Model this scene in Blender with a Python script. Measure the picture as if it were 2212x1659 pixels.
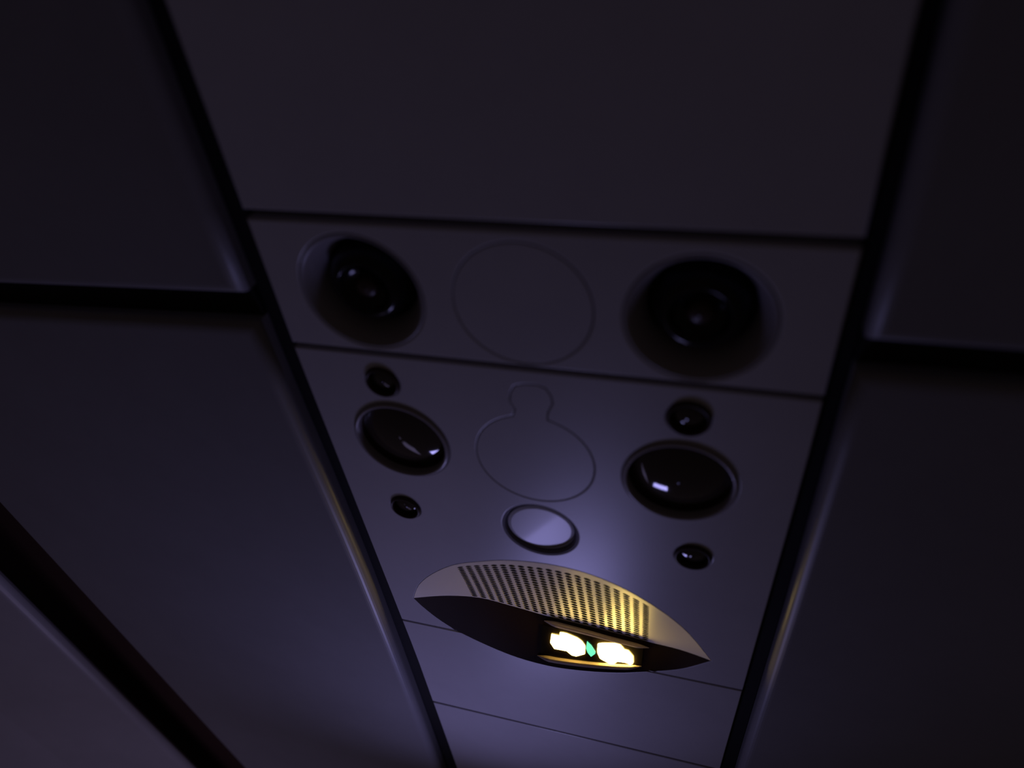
import bpy, math
from mathutils import Vector, Matrix
from mathutils.geometry import tessellate_polygon

# ------------------------------------------------------------------ scene
for o in list(bpy.data.objects):
    bpy.data.objects.remove(o, do_unlink=True)
S = bpy.context.scene
COL = S.collection
CZ = 1.75            # height of the service-panel plane above the cabin floor (m)

# camera ---------------------------------------------------------------
def nv(a):
    return Vector(a).normalized()
F = 1523.0
fwd_c = nv((1326 - 1106, 2609 - 829.5, F))           # cabin-forward axis seen by the camera
rgt_c = nv((5606, 610, -1523))
rgt_c = (rgt_c - fwd_c * rgt_c.dot(fwd_c)).normalized()
up_c = rgt_c.cross(fwd_c)
cam = bpy.data.cameras.new('camera')
cam.sensor_fit = 'HORIZONTAL'
cam.sensor_width = 36.0
cam.lens = F / 2212 * 36.0
cam.clip_start = 0.005
cam.dof.use_dof = True
cam.dof.focus_distance = 0.48
cam.dof.aperture_fstop = 4.2
cam.dof.aperture_blades = 0
cam_o = bpy.data.objects.new('camera', cam)
COL.objects.link(cam_o)
rot = Matrix(((rgt_c[0], -rgt_c[1], -rgt_c[2]),
              (fwd_c[0], -fwd_c[1], -fwd_c[2]),
              (up_c[0], -up_c[1], -up_c[2])))
cam_o.matrix_world = Matrix.Translation((0.072, 0.0, CZ - 0.2243)) @ rot.to_4x4()
S.camera = cam_o

# world: a nearly dark night cabin ---------------------------------------
W = bpy.data.worlds.new('night_cabin')
S.world = W
W.use_nodes = True
W.node_tree.nodes['Background'].inputs['Color'].default_value = (1.0, 0.74, 0.74, 1)
W.node_tree.nodes['Background'].inputs['Strength'].default_value = 0.0128

# bluish screen glowing further forward and lower in the cabin ------------
L = bpy.data.lights.new('seat_screen_light', 'AREA')
L.shape = 'RECTANGLE'
L.size = 0.09
L.size_y = 0.055
L.color = (0.44, 0.41, 1.0)
L.energy = 0.13
L.spread = math.radians(138)
lo = bpy.data.objects.new('seat_screen_light', L)
COL.objects.link(lo)
lo.location = (-0.045, 0.655, CZ - 0.195)
tgt = Vector((-0.15, 0.27, CZ))
lo.rotation_euler = (tgt - lo.location).to_track_quat('-Z', 'Y').to_euler()

# added fill light, low on the window side, to brighten the side wall
L2 = bpy.data.lights.new('wall_fill_light', 'AREA')
L2.shape = 'RECTANGLE'
L2.size = 0.30
L2.size_y = 0.25
L2.color = (0.60, 0.50, 1.0)
L2.energy = 0.17
l2 = bpy.data.objects.new('wall_fill_light', L2)
COL.objects.link(l2)
l2.location = (-0.30, 0.82, CZ - 0.38)
l2.rotation_euler = (Vector((-0.64, 0.78, CZ - 0.05)) - l2.location).to_track_quat('-Z', 'Y').to_euler()

S.view_settings.view_transform = 'Standard'
S.view_settings.look = 'None'
S.view_settings.exposure = 0.0
S.view_settings.gamma = 1.0
S.view_settings.use_curve_mapping = False

# ------------------------------------------------------------------ materials
def mat(name, col, rough=0.5, spec=0.5, bump=0.0, bscale=900.0, var=0.0, coat=0.0, metal=0.0):
    m = bpy.data.materials.new(name)
    m.use_nodes = True
    nt = m.node_tree
    b = nt.nodes['Principled BSDF']
    b.inputs['Base Color'].default_value = (*col, 1)
    b.inputs['Roughness'].default_value = rough
    b.inputs['Specular IOR Level'].default_value = spec
    b.inputs['Coat Weight'].default_value = coat
    b.inputs['Metallic'].default_value = metal
    tc = nt.nodes.new('ShaderNodeTexCoord')
    if var > 0:
        n = nt.nodes.new('ShaderNodeTexNoise')
        n.inputs['Scale'].default_value = 14.0
        n.inputs['Detail'].default_value = 8.0
        n.inputs['Roughness'].default_value = 0.75
        nt.links.new(tc.outputs['Object'], n.inputs['Vector'])
        r = nt.nodes.new('ShaderNodeValToRGB')
        r.color_ramp.elements[0].position = 0.3
        r.color_ramp.elements[1].position = 0.7
        r.color_ramp.elements[0].color = (*[c * (1 - var) for c in col], 1)
        r.color_ramp.elements[1].color = (*[min(1, c * (1 + var)) for c in col], 1)
        nt.links.new(n.outputs['Fac'], r.inputs['Fac'])
        nt.links.new(r.outputs['Color'], b.inputs['Base Color'])
    if bump > 0:
        n2 = nt.nodes.new('ShaderNodeTexNoise')
        n2.inputs['Scale'].default_value = bscale
        n2.inputs['Detail'].default_value = 3.0
        nt.links.new(tc.outputs['Object'], n2.inputs['Vector'])
        bp = nt.nodes.new('ShaderNodeBump')
        bp.inputs['Strength'].default_value = bump
        bp.inputs['Distance'].default_value = 0.0004
        nt.links.new(n2.outputs['Fac'], bp.inputs['Height'])
        nt.links.new(bp.outputs['Normal'], b.inputs['Normal'])
    return m

def emit(name, col, strength):
    m = bpy.data.materials.new(name)
    m.use_nodes = True
    b = m.node_tree.nodes['Principled BSDF']
    b.inputs['Base Color'].default_value = (0.02, 0.02, 0.02, 1)
    b.inputs['Emission Color'].default_value = (*col, 1)
    b.inputs['Emission Strength'].default_value = strength
    return m

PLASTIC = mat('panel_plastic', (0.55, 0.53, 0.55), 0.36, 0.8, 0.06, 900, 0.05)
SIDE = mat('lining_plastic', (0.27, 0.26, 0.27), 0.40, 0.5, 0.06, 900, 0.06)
GRILLE = mat('grille_plastic', (0.58, 0.55, 0.54), 0.45, 0.4)
BUTTON = mat('pale_button_plastic', (0.72, 0.71, 0.76), 0.33, 0.7)
GAP_BLACK = mat('gap_black', (0.012, 0.011, 0.012), 0.75, 0.2, 0.3, 500)  # black backing; in the joint strips it stands in for shade
BOWL = mat('dark_brown_plastic', (0.060, 0.036, 0.026), 0.35, 0.35)
RIM = mat('grey_glossy_rim', (0.38, 0.35, 0.37), 0.22, 0.6)
GLASS = mat('dark_lens_glass', (0.055, 0.041, 0.031), 0.07, 0.5, coat=0.3)
DISH = mat('outlet_dish_plastic', (0.34, 0.32, 0.34), 0.35, 0.5)
BALL = mat('black_glossy_plastic', (0.012, 0.011, 0.012), 0.16, 0.4)
SIGN = mat('brown_sign_plastic', (0.022, 0.011, 0.006), 0.45, 0.06)
PANE = mat('sign_window_black', (0.010, 0.007, 0.005), 0.22, 0.4)
LEDGE2 = mat('pale_ledge_plastic', (0.62, 0.50, 0.46), 0.4, 0.4)
LEDGE = mat('tan_ledge_plastic', (0.36, 0.27, 0.20), 0.45, 0.4)
WHITE_E = emit('lit_sign_symbol', (1.0, 0.70, 0.15), 21.0)
WHITE_E2 = emit('bright_lit_sign_symbol', (1.0, 0.70, 0.15), 72.0)
GREEN_E = emit('lit_green_indicator', (0.14, 0.92, 0.42), 1.4)

# ------------------------------------------------------------------ mesh helpers (mm in, metres out)
class MB:
    def __init__(self):
        self.v, self.f, self.s = [], [], []
    def add(self, vs, fs, smooth=False):
        k = len(self.v)
        self.v += [tuple(v) for v in vs]
        for f in fs:
            self.f.append(tuple(i + k for i in f))
            self.s.append(smooth)
        return self
    def build(self, name, m, parent=None, origin=(0, 0, 0), world_parent=True, flip=False):
        """origin: mm position of the object's own origin (relative to root if parented)."""
        me = bpy.data.meshes.new(name)
        ox, oy, oz = origin
        me.from_pydata([((x - ox) / 1000, (y - oy) / 1000, (z - oz) / 1000) for x, y, z in self.v], [],
                       [f[::-1] if flip else f for f in self.f])
        me.polygons.foreach_set('use_smooth', self.s)
        me.materials.append(m)
        me.update()
        o = bpy.data.objects.new(name, me)
        COL.objects.link(o)
        place(o, origin, parent)
        return o

ROOT = {}            # object -> its absolute origin in mm
def place(o, origin, parent):
    ROOT[o.name] = origin
    if parent is None:
        o.location = (origin[0] / 1000, origin[1] / 1000, CZ + origin[2] / 1000)
    else:
        p = ROOT[parent.name]
        o.parent = parent
        o.location = tuple((a - b) / 1000 for a, b in zip(origin, p))

def thing(name, label, cat, origin, group=None):
    o = bpy.data.objects.new(name, None)
    o.empty_display_size = 0.02
    COL.objects.link(o)
    place(o, origin, None)
    o['label'] = label
    o['category'] = cat
    if group:
        o['group'] = group
    return o

def fix_normals(o):
    import bmesh
    bm = bmesh.new()
    bm.from_mesh(o.data)
    bmesh.ops.recalc_face_normals(bm, faces=bm.faces)
    bm.to_mesh(o.data)
    bm.free()

def area2(l):
    return sum(l[i][0] * l[(i + 1) % len(l)][1] - l[(i + 1) % len(l)][0] * l[i][1] for i in range(len(l)))

def offset(loop, d):
    """move a CCW loop inwards by d (outwards for negative d)."""
    n = len(loop)
    out = []
    for i in range(n):
        p0, p1, p2 = Vector(loop[i - 1]), Vector(loop[i]), Vector(loop[(i + 1) % n])
        e1, e2 = (p1 - p0), (p2 - p1)
        e1.normalize(); e2.normalize()
        n1, n2 = Vector((-e1.y, e1.x)), Vector((-e2.y, e2.x))
        b = n1 + n2
        if b.length < 1e-6:
            b = n1.copy()
        b.normalize()
        c = max(0.35, b.dot(n1))
        out.append(tuple(p1 + b * (d / c)))
    return out

def circle(cx, cy, r, n=64):
    return [(cx + r * math.cos(2 * math.pi * i / n), cy + r * math.sin(2 * math.pi * i / n)) for i in range(n)]

def plate(outer, holes=(), z=0.0, depth=8.0, bev=1.0, seg=4, mb=None):
    """slab whose visible face looks down at height z; edges rounded by bev; holes cut through."""
    mb = mb or MB()
    loops = [list(outer) if area2(outer) > 0 else list(outer)[::-1]]
    for h in holes:
        loops.append(list(h) if area2(h) > 0 else list(h)[::-1])
    face = []
    for k, l in enumerate(loops):
        sg = 1 if k == 0 else -1
        rings = []
        for j in range(seg + 1):
            a = math.pi / 2 * j / seg
            rings.append((offset(l, sg * bev * (1 - math.sin(a))), z + bev * (1 - math.cos(a))))
        rings.append((l, z + depth))
        face.append(rings[0][0])
        n = len(l)
        for j in range(len(rings) - 1):
            a, za = rings[j]
            b, zb = rings[j + 1]
            vs = [(*p, za) for p in a] + [(*p, zb) for p in b]
            fs = []
            for i in range(n):
                q = (i, (i + 1) % n, n + (i + 1) % n, n + i)
                fs.append(q if k else q[::-1])
            mb.add(vs, fs, smooth=(j < seg))
    flat = [Vector((*p, 0)) for l in face for p in l]
    tris = tessellate_polygon([[Vector((*p, 0)) for p in l] for l in face])
    out = []
    for t in tris:
        a, b, c = (flat[i] for i in t)
        s = (b - a).cross(c - a).z
        out.append(t if s < 0 else t[::-1])           # face looks down
    mb.add([(v.x, v.y, z) for v in flat], out)
    return mb

def lathe(profile, cx, cy, n=56, mb=None, close_end=True, smooth=True):
    """profile: (r, z) list from outside in; revolved round the vertical axis at (cx, cy)."""
    mb = mb or MB()
    vs, fs = [], []
    for r, z in profile:
        for i in range(n):
            a = 2 * math.pi * i / n
            vs.append((cx + r * math.cos(a), cy + r * math.sin(a), z))
    for j in range(len(profile) - 1):
        for i in range(n):
            fs.append((j * n + i, (j + 1) * n + i, (j + 1) * n + (i + 1) % n, j * n + (i + 1) % n))
    if close_end and profile[-1][0] > 0:
        fs.append(tuple((len(profile) - 1) * n + i for i in range(n)))
    mb.add(vs, fs, smooth)
    return mb

def lerp(t, pts):
    if t <= pts[0][0]:
        return pts[0][1]
    for (a, fa), (b, fb) in zip(pts, pts[1:]):
        if t <= b:
            return fa + (fb - fa) * (t - a) / (b - a)
    return pts[-1][1]

def smooth_lerp(t, pts):
    """Catmull-Rom (non-uniform, finite-difference tangents) through pts."""
    n = len(pts)
    if t <= pts[0][0]:
        return pts[0][1]
    if t >= pts[-1][0]:
        return pts[-1][1]
    for i in range(n - 1):
        x0, y0 = pts[i]
        x1, y1 = pts[i + 1]
        if x0 <= t <= x1:
            h = x1 - x0
            def tan(k):
                if k == 0:
                    return (pts[1][1] - pts[0][1]) / (pts[1][0] - pts[0][0])
                if k == n - 1:
                    return (pts[-1][1] - pts[-2][1]) / (pts[-1][0] - pts[-2][0])
                return (pts[k + 1][1] - pts[k - 1][1]) / (pts[k + 1][0] - pts[k - 1][0])
            m0, m1 = tan(i) * h, tan(i + 1) * h
            s = (t - x0) / h
            return ((2*s**3 - 3*s**2 + 1) * y0 + (s**3 - 2*s**2 + s) * m0
                    + (-2*s**3 + 3*s**2) * y1 + (s**3 - s**2) * m1)

# ------------------------------------------------------------------ plan of the ceiling (mm, x across, y forward)
XL = [(-400, -117.5), (45, -117.5), (200, -117), (286, -115), (380, -112.8), (480, -110.5), (690, -110), (1600, -110)]
XR = [(-400, 116), (50, 116), (130, 117.6), (238, 117.3), (348, 115.6), (450, 114), (550, 112.3), (1600, 110)]
PL = [(-400, -127), (45, -127), (103, -128), (213, -127), (272, -124.5), (352, -122.2), (469, -122), (696, -124), (1600, -126)]
PR = [(-400, 121.5), (53, 122), (90, 123.5), (130, 124.6), (345, 124.5), (544, 122.5), (1600, 119)]
DROP = 8.0           # the lining panels stand this far below the service panels

def rng(a, b, step):
    n = max(1, int(round((b - a) / step)))
    return [a + (b - a) * i / n for i in range(n + 1)]

# backing deck above everything: the ceiling itself
mb = MB()
mb.add([(-900, -400, 60), (700, -400, 60), (700, 1600, 60), (-900, 1600, 60),
        (-900, -400, 66), (700, -400, 66), (700, 1600, 66), (-900, 1600, 66)],
       [(0, 1, 2, 3)[::-1], (4, 5, 6, 7), (0, 1, 5, 4), (1, 2, 6, 5), (2, 3, 7, 6), (3, 0, 4, 7)])
ceiling = mb.build('ceiling', GAP_BLACK)
ceiling['kind'] = 'structure'
ceiling['label'] = 'dark cabin ceiling lined with pale plastic panels around the service strip'

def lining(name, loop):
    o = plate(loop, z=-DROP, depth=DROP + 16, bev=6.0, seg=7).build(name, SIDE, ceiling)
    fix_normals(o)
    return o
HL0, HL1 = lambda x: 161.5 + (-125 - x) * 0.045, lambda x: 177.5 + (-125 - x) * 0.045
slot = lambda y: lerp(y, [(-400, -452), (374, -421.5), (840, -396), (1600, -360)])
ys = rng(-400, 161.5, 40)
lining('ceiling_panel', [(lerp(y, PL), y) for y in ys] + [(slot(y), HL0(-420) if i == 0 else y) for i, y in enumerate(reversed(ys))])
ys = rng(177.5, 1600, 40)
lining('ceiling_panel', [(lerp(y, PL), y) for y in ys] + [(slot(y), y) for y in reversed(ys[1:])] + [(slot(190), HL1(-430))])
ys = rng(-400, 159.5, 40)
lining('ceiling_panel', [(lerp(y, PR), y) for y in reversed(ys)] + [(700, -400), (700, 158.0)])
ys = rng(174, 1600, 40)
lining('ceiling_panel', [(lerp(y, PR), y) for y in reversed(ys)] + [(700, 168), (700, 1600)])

# black strips laid in the joints, their colour standing in for the shade there
def dark_strip(name, loop, z=1.0, m=GAP_BLACK):
    o = plate(loop, z=z, depth=5, bev=0.4, seg=2).build(name, m)
    fix_normals(o)
    o['kind'] = 'structure'
    return o
ys = rng(-400, 1600, 40)
dark_strip('trim_1', [(lerp(y, PL) + .3, y) for y in ys] + [(lerp(y, XL) - .3, y) for y in reversed(ys)], 3.0)
dark_strip('trim_2', [(lerp(y, XR) + .3, y) for y in ys] + [(lerp(y, PR) - .3, y) for y in reversed(ys)], 3.0)
dark_strip('trim_3', [(-127.6, 162), (-127.6, 177), (-430, 190.6), (-430, 175.6)], 0.5)
dark_strip('trim_4', [(124.6, 160), (700, 158.6), (700, 167.6), (124.6, 173.5)], 0.5)

# side wall beyond the open slot at the window side
mb = MB()
edge = lambda y: lerp(y, [(-400, -508), (471, -476), (837, -462.5), (1600, -430)])
ys = rng(-400, 1600, 50)
prof = [(-110, -9), (-5, -14.5), (-1.5, -15.6), (0, -18)]
for j in range(1, 8):
    a = math.pi / 2 * j / 7 * 0.78
    prof.append((-9 * (1 - math.cos(a)), -18 - 9 * math.sin(a)))
prof += [(-120, -62), (-300, -140), (-380, -240), (-392, -240), (-310, -128), (-125, -50)]
n = len(prof)
vs = [(edge(y) + dx, y, dz) for y in ys for dx, dz in prof]
fs = []
sm = []
for i in range(len(ys) - 1):
    for j in range(n - 1):
        fs.append((i * n + j, i * n + j + 1, (i + 1) * n + j + 1, (i + 1) * n + j))
mb.add(vs, fs, False)
mb.add([vs[j] for j in range(n)], [tuple(range(n))])
mb.add([vs[(len(ys) - 1) * n + j] for j in range(n)], [tuple(range(n))[::-1]])
wall = mb.build('wall_left', mat('wall_plastic', (0.44, 0.42, 0.44), 0.30, 0.6, 0.06, 900, 0.06))
fix_normals(wall)
wall['kind'] = 'structure'
wall['label'] = 'pale sloping side wall beyond the broad dark slot'
slot_back = dark_strip('trim_5', [(slot(y) - .3, y) for y in ys] + [(edge(y) - 160, y) for y in reversed(ys)], 12.0,
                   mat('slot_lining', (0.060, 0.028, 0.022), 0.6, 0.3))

# ------------------------------------------------------------------ the lens-shaped recess of the sign unit
A_ = [(-96.5, 401), (-90, 385), (-78.6, 369.5), (-61, 354), (-42, 345), (-24.6, 339), (2.8, 336), (29, 341), (55, 356), (76.6, 377), (93.5, 405)]
B_ = [(-96.5, 401), (-92, 409), (-82, 422), (-67, 434.5), (-36, 449.5), (-10, 453.7), (12, 451), (37, 443.5), (57, 433.5), (77, 421.5), (93.5, 405)]
J_ = [(-96.5, 401), (-74.1, 401.8), (-53.6, 405.3), (-36, 412.5), (-8.8, 420.8), (25.4, 421.9), (55.5, 417.0), (75.4, 410.0), (93.5, 405)]
X0, X1 = -96.5, 93.5
DEP = 17.0
def depth(x):
    u = (x + 1.5) / 95.0
    return DEP * max(0.0, 1 - u * u)
def Apt(x): return Vector((x, smooth_lerp(x, A_), 0.0))
def Bpt(x): return Vector((x, smooth_lerp(x, B_), 0.0))
def Jpt(x): return Vector((x, smooth_lerp(x, J_), depth(x)))
def scoop(x, s):
    a, j = Apt(x), Jpt(x)
    return Vector((x, a.y + (j.y - a.y) * s, j.z * (1 - (1 - s) ** 1.12)))
def face(x, s, off=0.0):
    j, b = Jpt(x), Bpt(x)
    p = j + (b - j) * s
    if off:
        d = b - j
        nrm = Vector((0, -d.z, d.y))
        if nrm.length > 1e-6:
            nrm.normalize()
            if nrm.z > 0 or nrm.y > 0:
                nrm = -nrm
            p = p + nrm * off
    return p

NX = 72
def xs_cos(n):      # dense at the pointed ends
    return [X0 + (X1 - X0) * (0.5 - 0.5 * math.cos(math.pi * i / n)) for i in range(n + 1)]
EYE_TOP = [(x, smooth_lerp(x, A_)) for x in xs_cos(NX)]
EYE_LOW = [(x, smooth_lerp(x, B_)) for x in xs_cos(NX)]
Y3 = 433.0           # joint that runs into the recess on both sides

# ------------------------------------------------------------------ service panels
G = 'service panels of the overhead strip'
def strip_loop(y0, y1):
    ys = rng(y0, y1, 30)
    return [(lerp(y, XR), y) for y in ys] + [(lerp(y, XL), y) for y in reversed(ys)]

# blank panel behind the air outlets
blank = plate(strip_loop(-400, 123.0), z=0, depth=10, bev=1.2).build('blank_panel', PLASTIC, None, (0, 0, 0))
fix_normals(blank)
blank['label'] = 'plain wide blank panel behind the two round air outlets'
blank['category'] = 'panel'

# panel with two air outlets and a round blanking cap
air = thing('air_outlet_panel', 'narrow panel with two large round air outlets and a flush round cap between', 'air panel', (0, 160, 0))
GAS = [(-73, 160.5), (68, 161.0)]
capU = (-1.5, 160.6, 29.0)
o = plate(strip_loop(127.0, 191.6), [circle(x, y, 29.0) for x, y in GAS] + [circle(capU[0], capU[1], capU[2] + .32, 72)],
          z=0, depth=10, bev=1.0).build('panel_body', PLASTIC, air)
fix_normals(o)
o = plate(circle(*capU, n=72), z=0.0, depth=9, bev=0.2, seg=2).build('blanking_cap', PLASTIC, air, (capU[0], capU[1], 0))
fix_normals(o)

def ball(cx, cy, cz, r, tilt, n=40, m=16):
    """glossy ball, lower half only, seen from below."""
    mb = MB()
    prof = []
    for j in range(m + 1):
        a = math.pi / 2 * j / m
        prof.append((r * math.cos(a) if j < m else 0.01, cz - r * math.sin(a)))
    return lathe(prof, cx, cy, n, mb)
for k, (cx, cy) in enumerate(GAS):
    prof = [(29.0, 4), (29.0, 0.6), (28.7, 0.1), (28.2, -.1), (27.6, 0.1), (26.6, 1.4), (25.0, 4.2), (23.0, 8.0), (21.4, 12.0), (20.8, 15.0)]
    out = lathe(prof, cx, cy, close_end=False).build('air_outlet', DISH, air, (cx, cy, 0))
    prof = [(20.9, 13.0), (20.3, 16), (17, 20), (10, 23), (4, 24), (0.01, 24)]
    lathe(prof, cx, cy).build('socket', BOWL, out, (cx, cy, 0))
    lathe([(18.0, 20), (19.4, 14), (18.8, 10), (17.0, 6), (14.2, 3.2), (12.6, 2.6), (11.8, 3.0), (11.2, 5.0), (8.5, 8.0),
           (4.0, 9.0), (0.01, 9.2)], cx, cy).build('nozzle', BALL, out, (cx, cy, 0))
    lathe([(5.2, 9.6), (5.0, 5.6), (4.2, 4.6), (2.2, 4.2), (0.01, 4.1)], cx, cy, 32).build('nozzle_cone', BOWL, out, (cx, cy, 0))

# panel with reading lights, push buttons, call button
read = thing('reading_light_panel', 'panel with two dark reading lights, four small buttons and a pale call button', 'light panel', (0, 260, 0))
RL = [(-73, 250.0, 26.0), (66, 252.5, 26.5)]
BT = [(-74.5, 210.5, 8.8), (-82, 304.5, 9.0), (67.5, 211.5, 9.6), (76, 307.0, 9.4)]
CB = (-4.0, 306.0, 21.0)
key = []
kc = (-3.0, 251.0, 29.3)
a0 = math.asin(8.0 / kc[2])
for i in range(65):
    a = -math.pi / 2 + a0 + (2 * math.pi - 2 * a0) * i / 64
    key.append((kc[0] + kc[2] * math.cos(a), kc[1] + kc[2] * math.sin(a)))
neck = [(-9.4, 218), (-11.6, 213), (-10.6, 208), (-8.5, 204), (-4, 202.4), (1.5, 202), (5.5, 203.4), (7.6, 207.5), (8.0, 212), (5.4, 218)]
key = key + neck
groove = offset(key if area2(key) > 0 else key[::-1], -0.35)

# outer loop: rectangle minus the recess (upper part)
ys = rng(194.4, Y3 - .9, 30)
xl_cut = next(x for x in [X0 + 0.1 * i for i in range(900)] if smooth_lerp(x, B_) >= Y3 - .9)
xr_cut = next(x for x in [X1 - 0.1 * i for i in range(900)] if smooth_lerp(x, B_) >= Y3 - .9)
low_left = [p for p in EYE_LOW if p[0] < xl_cut][::-1]      # from the joint back to the left corner
low_right = [p for p in EYE_LOW if p[0] > xr_cut]
notch = [(xl_cut, Y3 - .9)] + low_left + EYE_TOP[1:-1] + low_right[::-1] + [(xr_cut, Y3 - .9)]
loop = [(lerp(y, XL), y) for y in reversed(ys)][::-1]       # left edge, rear to front
loop = loop + notch + [(lerp(y, XR), y) for y in reversed(ys)]
holes = [circle(x, y, r) for x, y, r in RL] + [circle(x, y, r, 40) for x, y, r in BT] + [circle(*CB)] + [groove]
o = plate(loop, holes, z=0, depth=8, bev=0.7, seg=3).build('panel_body', PLASTIC, read)
fix_normals(o)
o = plate(key, z=0, depth=8, bev=0.2, seg=2).build('blanking_cap', PLASTIC, read, (kc[0], kc[1], 0))
fix_normals(o)
for cx, cy, r in RL:
    k = r / 26.0
    rim = lathe([(r, 5), (r, .3), (r - .3, -.7), (r - .9, -1.3), (r - 1.5, -1.5), (r - 2.1, -1.3), (r - 2.5, -.6), (r - 2.6, 1.5), (r - 2.8, 4), (r - 3, 7)], cx, cy,
                close_end=False).build('reading_light', RIM, read, (cx, cy, 0))
    lathe([(r - 2.8, 3.0), (r - 3.4, 6.5), (r - 4, 8)], cx, cy, close_end=False).build('lamp_housing', BOWL, rim, (cx, cy, 0))
    rho = 52.0
    R0 = r - 3.2
    dome = []
    for j in range(15):
        rr = R0 * (1 - j / 14)
        dome.append((max(rr, 0.01), 5.2 - (math.sqrt(rho ** 2 - rr ** 2) - math.sqrt(rho ** 2 - R0 ** 2))))
    lathe(dome, cx, cy).build('lens', GLASS, rim, (cx, cy, 0))
for cx, cy, r in BT:
    rim = lathe([(r, 4), (r, .2), (r - .25, -1.0), (r - .7, -1.7), (r - 1.2, -1.8), (r - 1.6, -1.2), (r - 1.7, .8), (r - 1.8, 6)], cx, cy, 40,
                close_end=False).build('push_button', BOWL, read, (cx, cy, 0))
    R0 = r - 2.0
    lathe([(R0, 6), (R0, 2.6), (R0 - .5, 1.5), (R0 * .75, .9), (R0 * .5, .4), (R0 * .25, .1), (0.01, 0)], cx, cy, 40).build(
        'button_cap', GLASS, rim, (cx, cy, 0))
cx, cy, r = CB
ring = lathe([(r, 5), (r, .5), (r - .4, .1), (r - .9, .4), (r - 1.5, 1.6), (r - 2.3, 3.0), (r - 2.6, 7)], cx, cy,
             close_end=False).build('call_button', mat('grey_ring_plastic', (0.22, 0.21, 0.25), 0.5, 0.3), read, (cx, cy, 0))
# pale button face with a diagonal crease: the forward-right half tips towards the front
mbx = MB()
rr = r - 2.7
vs = []
NR, NA = 10, 56
cu = Vector((0.78, 0.62))
for i in range(NR + 1):
    q = rr * i / NR
    for j in range(NA):
        a = 2 * math.pi * j / NA
        px, py = q * math.cos(a), q * math.sin(a)
        t = px * cu.x + py * cu.y
        z = 1.5 + 0.03 * t + 0.04 * (t + math.sqrt(t * t + 4.0))
        if i == NR:
            z += 0.6
        vs.append((cx + px, cy + py, z))
fs = []
for i in range(NR):
    for j in range(NA):
        fs.append((i * NA + j, (i + 1) * NA + j, (i + 1) * NA + (j + 1) % NA, i * NA + (j + 1) % NA))
mbx.add(vs, fs, False)
mbx.add([(cx + rr * math.cos(2 * math.pi * j / NA), cy + rr * math.sin(2 * math.pi * j / NA), zz) for zz in (2.2, 8) for j in range(NA)],
        [(j, NA + j, NA + (j + 1) % NA, (j + 1) % NA) for j in range(NA)])
capo = mbx.build('button_face', BUTTON, ring, (cx, cy, 0))
capo['label'] = 'pale round call button face'

# plain panel in front of the sign
ys = rng(Y3 + .9, 553.2, 30)
xl2 = next(x for x in [X0 + 0.1 * i for i in range(900)] if smooth_lerp(x, B_) >= Y3 + .9)
xr2 = next(x for x in [X1 - 0.1 * i for i in range(900)] if smooth_lerp(x, B_) >= Y3 + .9)
mid = [p for p in EYE_LOW if xl2 + .3 < p[0] < xr2 - .3]
loop = [(lerp(y, XL), y) for y in reversed(ys)] + [(xl2, Y3 + .9)] + mid + [(xr2, Y3 + .9)] + [(lerp(y, XR), y) for y in ys]
front = plate(loop, z=0, depth=8, bev=0.7, seg=3).build('cover_panel', PLASTIC)
fix_normals(front)
front['label'] = 'plain cover panel lit bluish, its rear edge cut around the glowing sign'
front['category'] = 'panel'
far = plate(strip_loop(556.2, 1600), z=0, depth=8, bev=0.9, seg=3).build('cover_panel', PLASTIC)
fix_normals(far)
far['label'] = 'plain cover panel farthest forward, at the bottom edge of the photo'
far['category'] = 'panel'

# ------------------------------------------------------------------ the passenger sign unit
sign = thing('passenger_sign', 'eye-shaped recessed sign with lit white symbols and a perforated scoop', 'sign', (0, 405, 0))

# scoop: plain plastic everywhere except the perforated field, which is a part of its own
GX0, GX1, GS0, GS1 = -60.5, 56.5, 0.075, 0.985
NCOL, NROW = 21, 20
xs = [x for x in xs_cos(40)]
gx = [GX0 + (GX1 - GX0) * i / NCOL for i in range(NCOL + 1)]
def surf_patch(mb, xlist, slist, fn, flip=False):
    n = len(slist)
    vs = [fn(x, s) for x in xlist for s in slist]
    fs = []
    for i in range(len(xlist) - 1):
        for j in range(n - 1):
            q = (i * n + j, i * n + j + 1, (i + 1) * n + j + 1, (i + 1) * n + j)
            fs.append(q[::-1] if flip else q)
    mb.add(vs, fs, True)
sl = [0, .01, .025, .05, GS0] + [GS0 + (GS1 - GS0) * i / 20 for i in range(1, 21)] + [1.0]
mb = MB()
surf_patch(mb, [x for x in xs if x < GX0 - .3] + [GX0], sl, scoop)
surf_patch(mb, [GX1] + [x for x in xs if x > GX1 + .3], sl, scoop)
surf_patch(mb, gx, sl[:5], scoop)
surf_patch(mb, gx, [GS1, 1.0], scoop)
sc = mb.build('scoop', GRILLE, sign)

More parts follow.
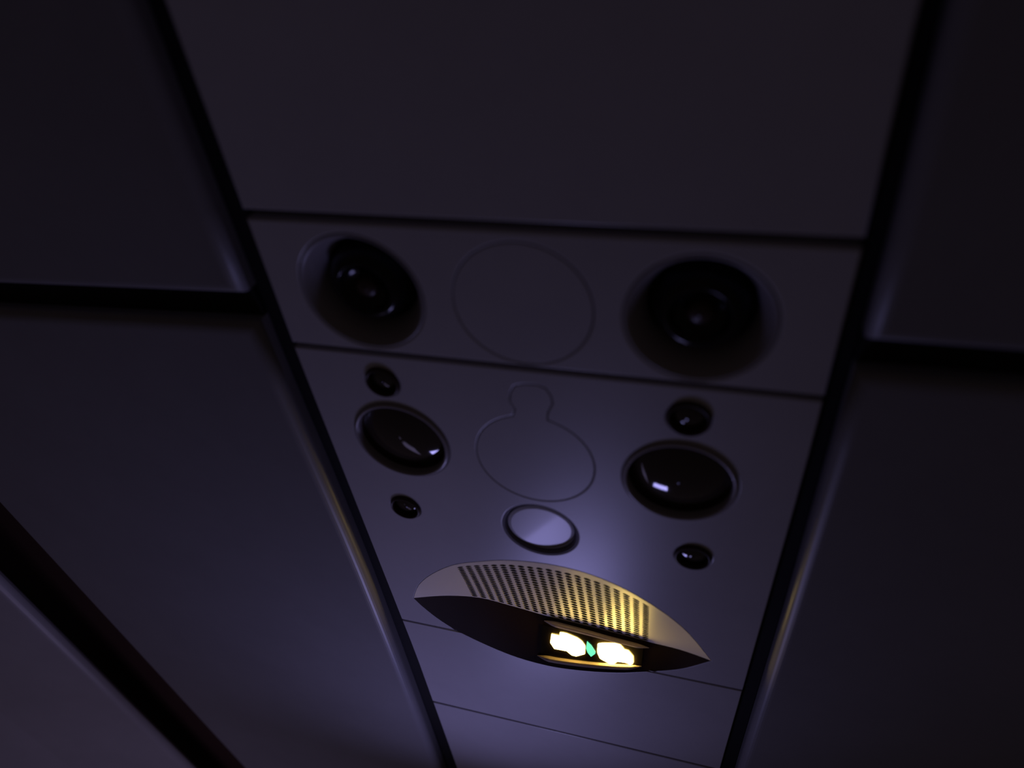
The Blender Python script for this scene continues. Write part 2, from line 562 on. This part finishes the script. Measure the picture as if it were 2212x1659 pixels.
mb = MB()
K = 10
for i in range(NCOL):
    for j in range(NROW):
        u0, u1 = i / NCOL, (i + 1) / NCOL
        w0, w1 = j / NROW, (j + 1) / NROW
        xa, xb = GX0 + (GX1 - GX0) * u0, GX0 + (GX1 - GX0) * u1
        sa, sb = GS0 + (GS1 - GS0) * w0, GS0 + (GS1 - GS0) * w1
        xc, sc_ = (xa + xb) / 2, (sa + sb) / 2
        inner, outer, deep = [], [], []
        for k in range(K):
            a = 2 * math.pi * (k + .5) / K
            c, s_ = math.cos(a), math.sin(a)
            inner.append(scoop(xc + (xb - xa) * .37 * c, sc_ + (sb - sa) * .46 * s_))
            m_ = max(abs(c), abs(s_))
            outer.append(scoop(xc + (xb - xa) * .5 * c / m_, sc_ + (sb - sa) * .5 * s_ / m_))
            deep.append(inner[-1] + Vector((0, 0.1, 0.5)))
        corners = [scoop(xb, sb), scoop(xa, sb), scoop(xa, sa), scoop(xb, sa)]
        ring = []
        # outer polygon with the four cell corners snapped in
        for ca, cp in zip((45, 135, 225, 315), corners):
            best = min(range(K), key=lambda k: abs(((360 * (k + .5) / K) - ca + 180) % 360 - 180))
            outer[best] = cp
        vs = inner + outer + deep
        fs = []
        for k in range(K):
            q = (k + 1) % K
            fs.append((k, K + k, K + q, q))
            fs.append((k, q, 2 * K + q, 2 * K + k))
        mb.add(vs, fs, False)
gr = mb.build('speaker_grille', GRILLE, sign)
gr['label'] = 'rows of small round holes in the scoop'
mb = MB()
surf_patch(mb, gx, sl[3:-1], lambda x, s: scoop(x, s) + Vector((0, .6, 3.0)))
mb.build('grille_backing', GAP_BLACK, gr)

# sign face, dark brown, with a rounded lower lip
mb = MB()
surf_patch(mb, xs_cos(60), [0, .05, .1, .17, .3, .45, .6, .78, .85, .9, .95, 1.0], lambda x, s: face(x, s))
sf = mb.build('sign_face', SIGN, sign)

def sweep(x0, x1, s_of, w_of, h, m, name, parent, n=26):
    """a slim rounded bar standing on the sign face."""
    mb = MB()
    ring = []
    cs = [(-.5, -.2), (-.5, .6), (-.3, .95), (0, 1.0), (.3, .95), (.5, .6), (.5, -.2)]
    vs = []
    for i in range(n + 1):
        t = i / n
        x = x0 + (x1 - x0) * t
        e = min(1.0, min(t, 1 - t) * 9 + 0.12)
        for a, b in cs:
            vs.append(face(x, s_of(t) + a * w_of(t) * e, b * h * e))
    c = len(cs)
    fs = []
    for i in range(n):
        for j in range(c - 1):
            fs.append((i * c + j, i * c + j + 1, (i + 1) * c + j + 1, (i + 1) * c + j))
    fs.append(tuple(range(c)))
    fs.append(tuple(n * c + j for j in range(c))[::-1])
    mb.add(vs, fs, False)
    o = mb.build(name, m, parent)
    fix_normals(o)
    return o
sweep(-13.0, 56.5, lambda t: .105 + .085 * t ** 1.5, lambda t: .09, 2.8, LEDGE2, 'upper_ledge', sign)
sweep(-16.5, 53.0, lambda t: .84 - .02 * t, lambda t: .10 + .03 * t, 2.6, LEDGE, 'lower_ledge', sign)

# dark window pane between the ledges
mb = MB()
surf_patch(mb, [-14 + 67 * i / 24 for i in range(25)], [.19, .3, .45, .6, .77], lambda x, s: face(x, s, .5))
pane = mb.build('sign_window', PANE, sign)

def symbol(pts, name, m, off=0.9, th=0.5):
    loop = pts if area2(pts) > 0 else pts[::-1]
    n = len(loop)
    tris = tessellate_polygon([[Vector((x, s * 30, 0)) for x, s in loop]])
    vs = [face(x, s, off + th) for x, s in loop] + [face(x, s, off - .3) for x, s in loop]
    fs = [tuple(t) for t in tris] + [(i, (i + 1) % n, n + (i + 1) % n, n + i) for i in range(n)]
    mb = MB().add(vs, fs)
    mb.add(vs[n:], [tuple(t)[::-1] for t in tris])
    o = mb.build(name, m, pane)
    fix_normals(o)
    return o
a = symbol([(-7.5, .32), (-2.0, .32), (-2.0, .25), (0.0, .24), (2.5, .24), (10.0, .29), (13.0, .34), (15.5, .43), (15.7, .60), (13.0, .64),
        (10.0, .68), (7.0, .67), (3.5, .60), (-5.0, .60), (-8.0, .49)], 'lit_symbol', WHITE_E)
a['label'] = 'blurred white lit symbol on the left'
b = symbol([(23.7, .33), (26.0, .30), (34.5, .24), (38.0, .25), (39.5, .30), (41.0, .36), (43.5, .37), (45.5, .45), (47.0, .52), (47.5, .70),
        (46.0, .74), (42.5, .69), (37.5, .68), (35.0, .75), (32.5, .75), (28.5, .69), (26.0, .65), (24.0, .53), (23.7, .43)],
       'lit_symbol', WHITE_E2)
b['label'] = 'blurred white lit symbol on the right'
g = symbol([(16.5, .32), (19.5, .39), (22.6, .52), (22.5, .56), (20.0, .64), (17.5, .56), (16.2, .47)], 'green_indicator', GREEN_E)
g['label'] = 'small green lit mark'
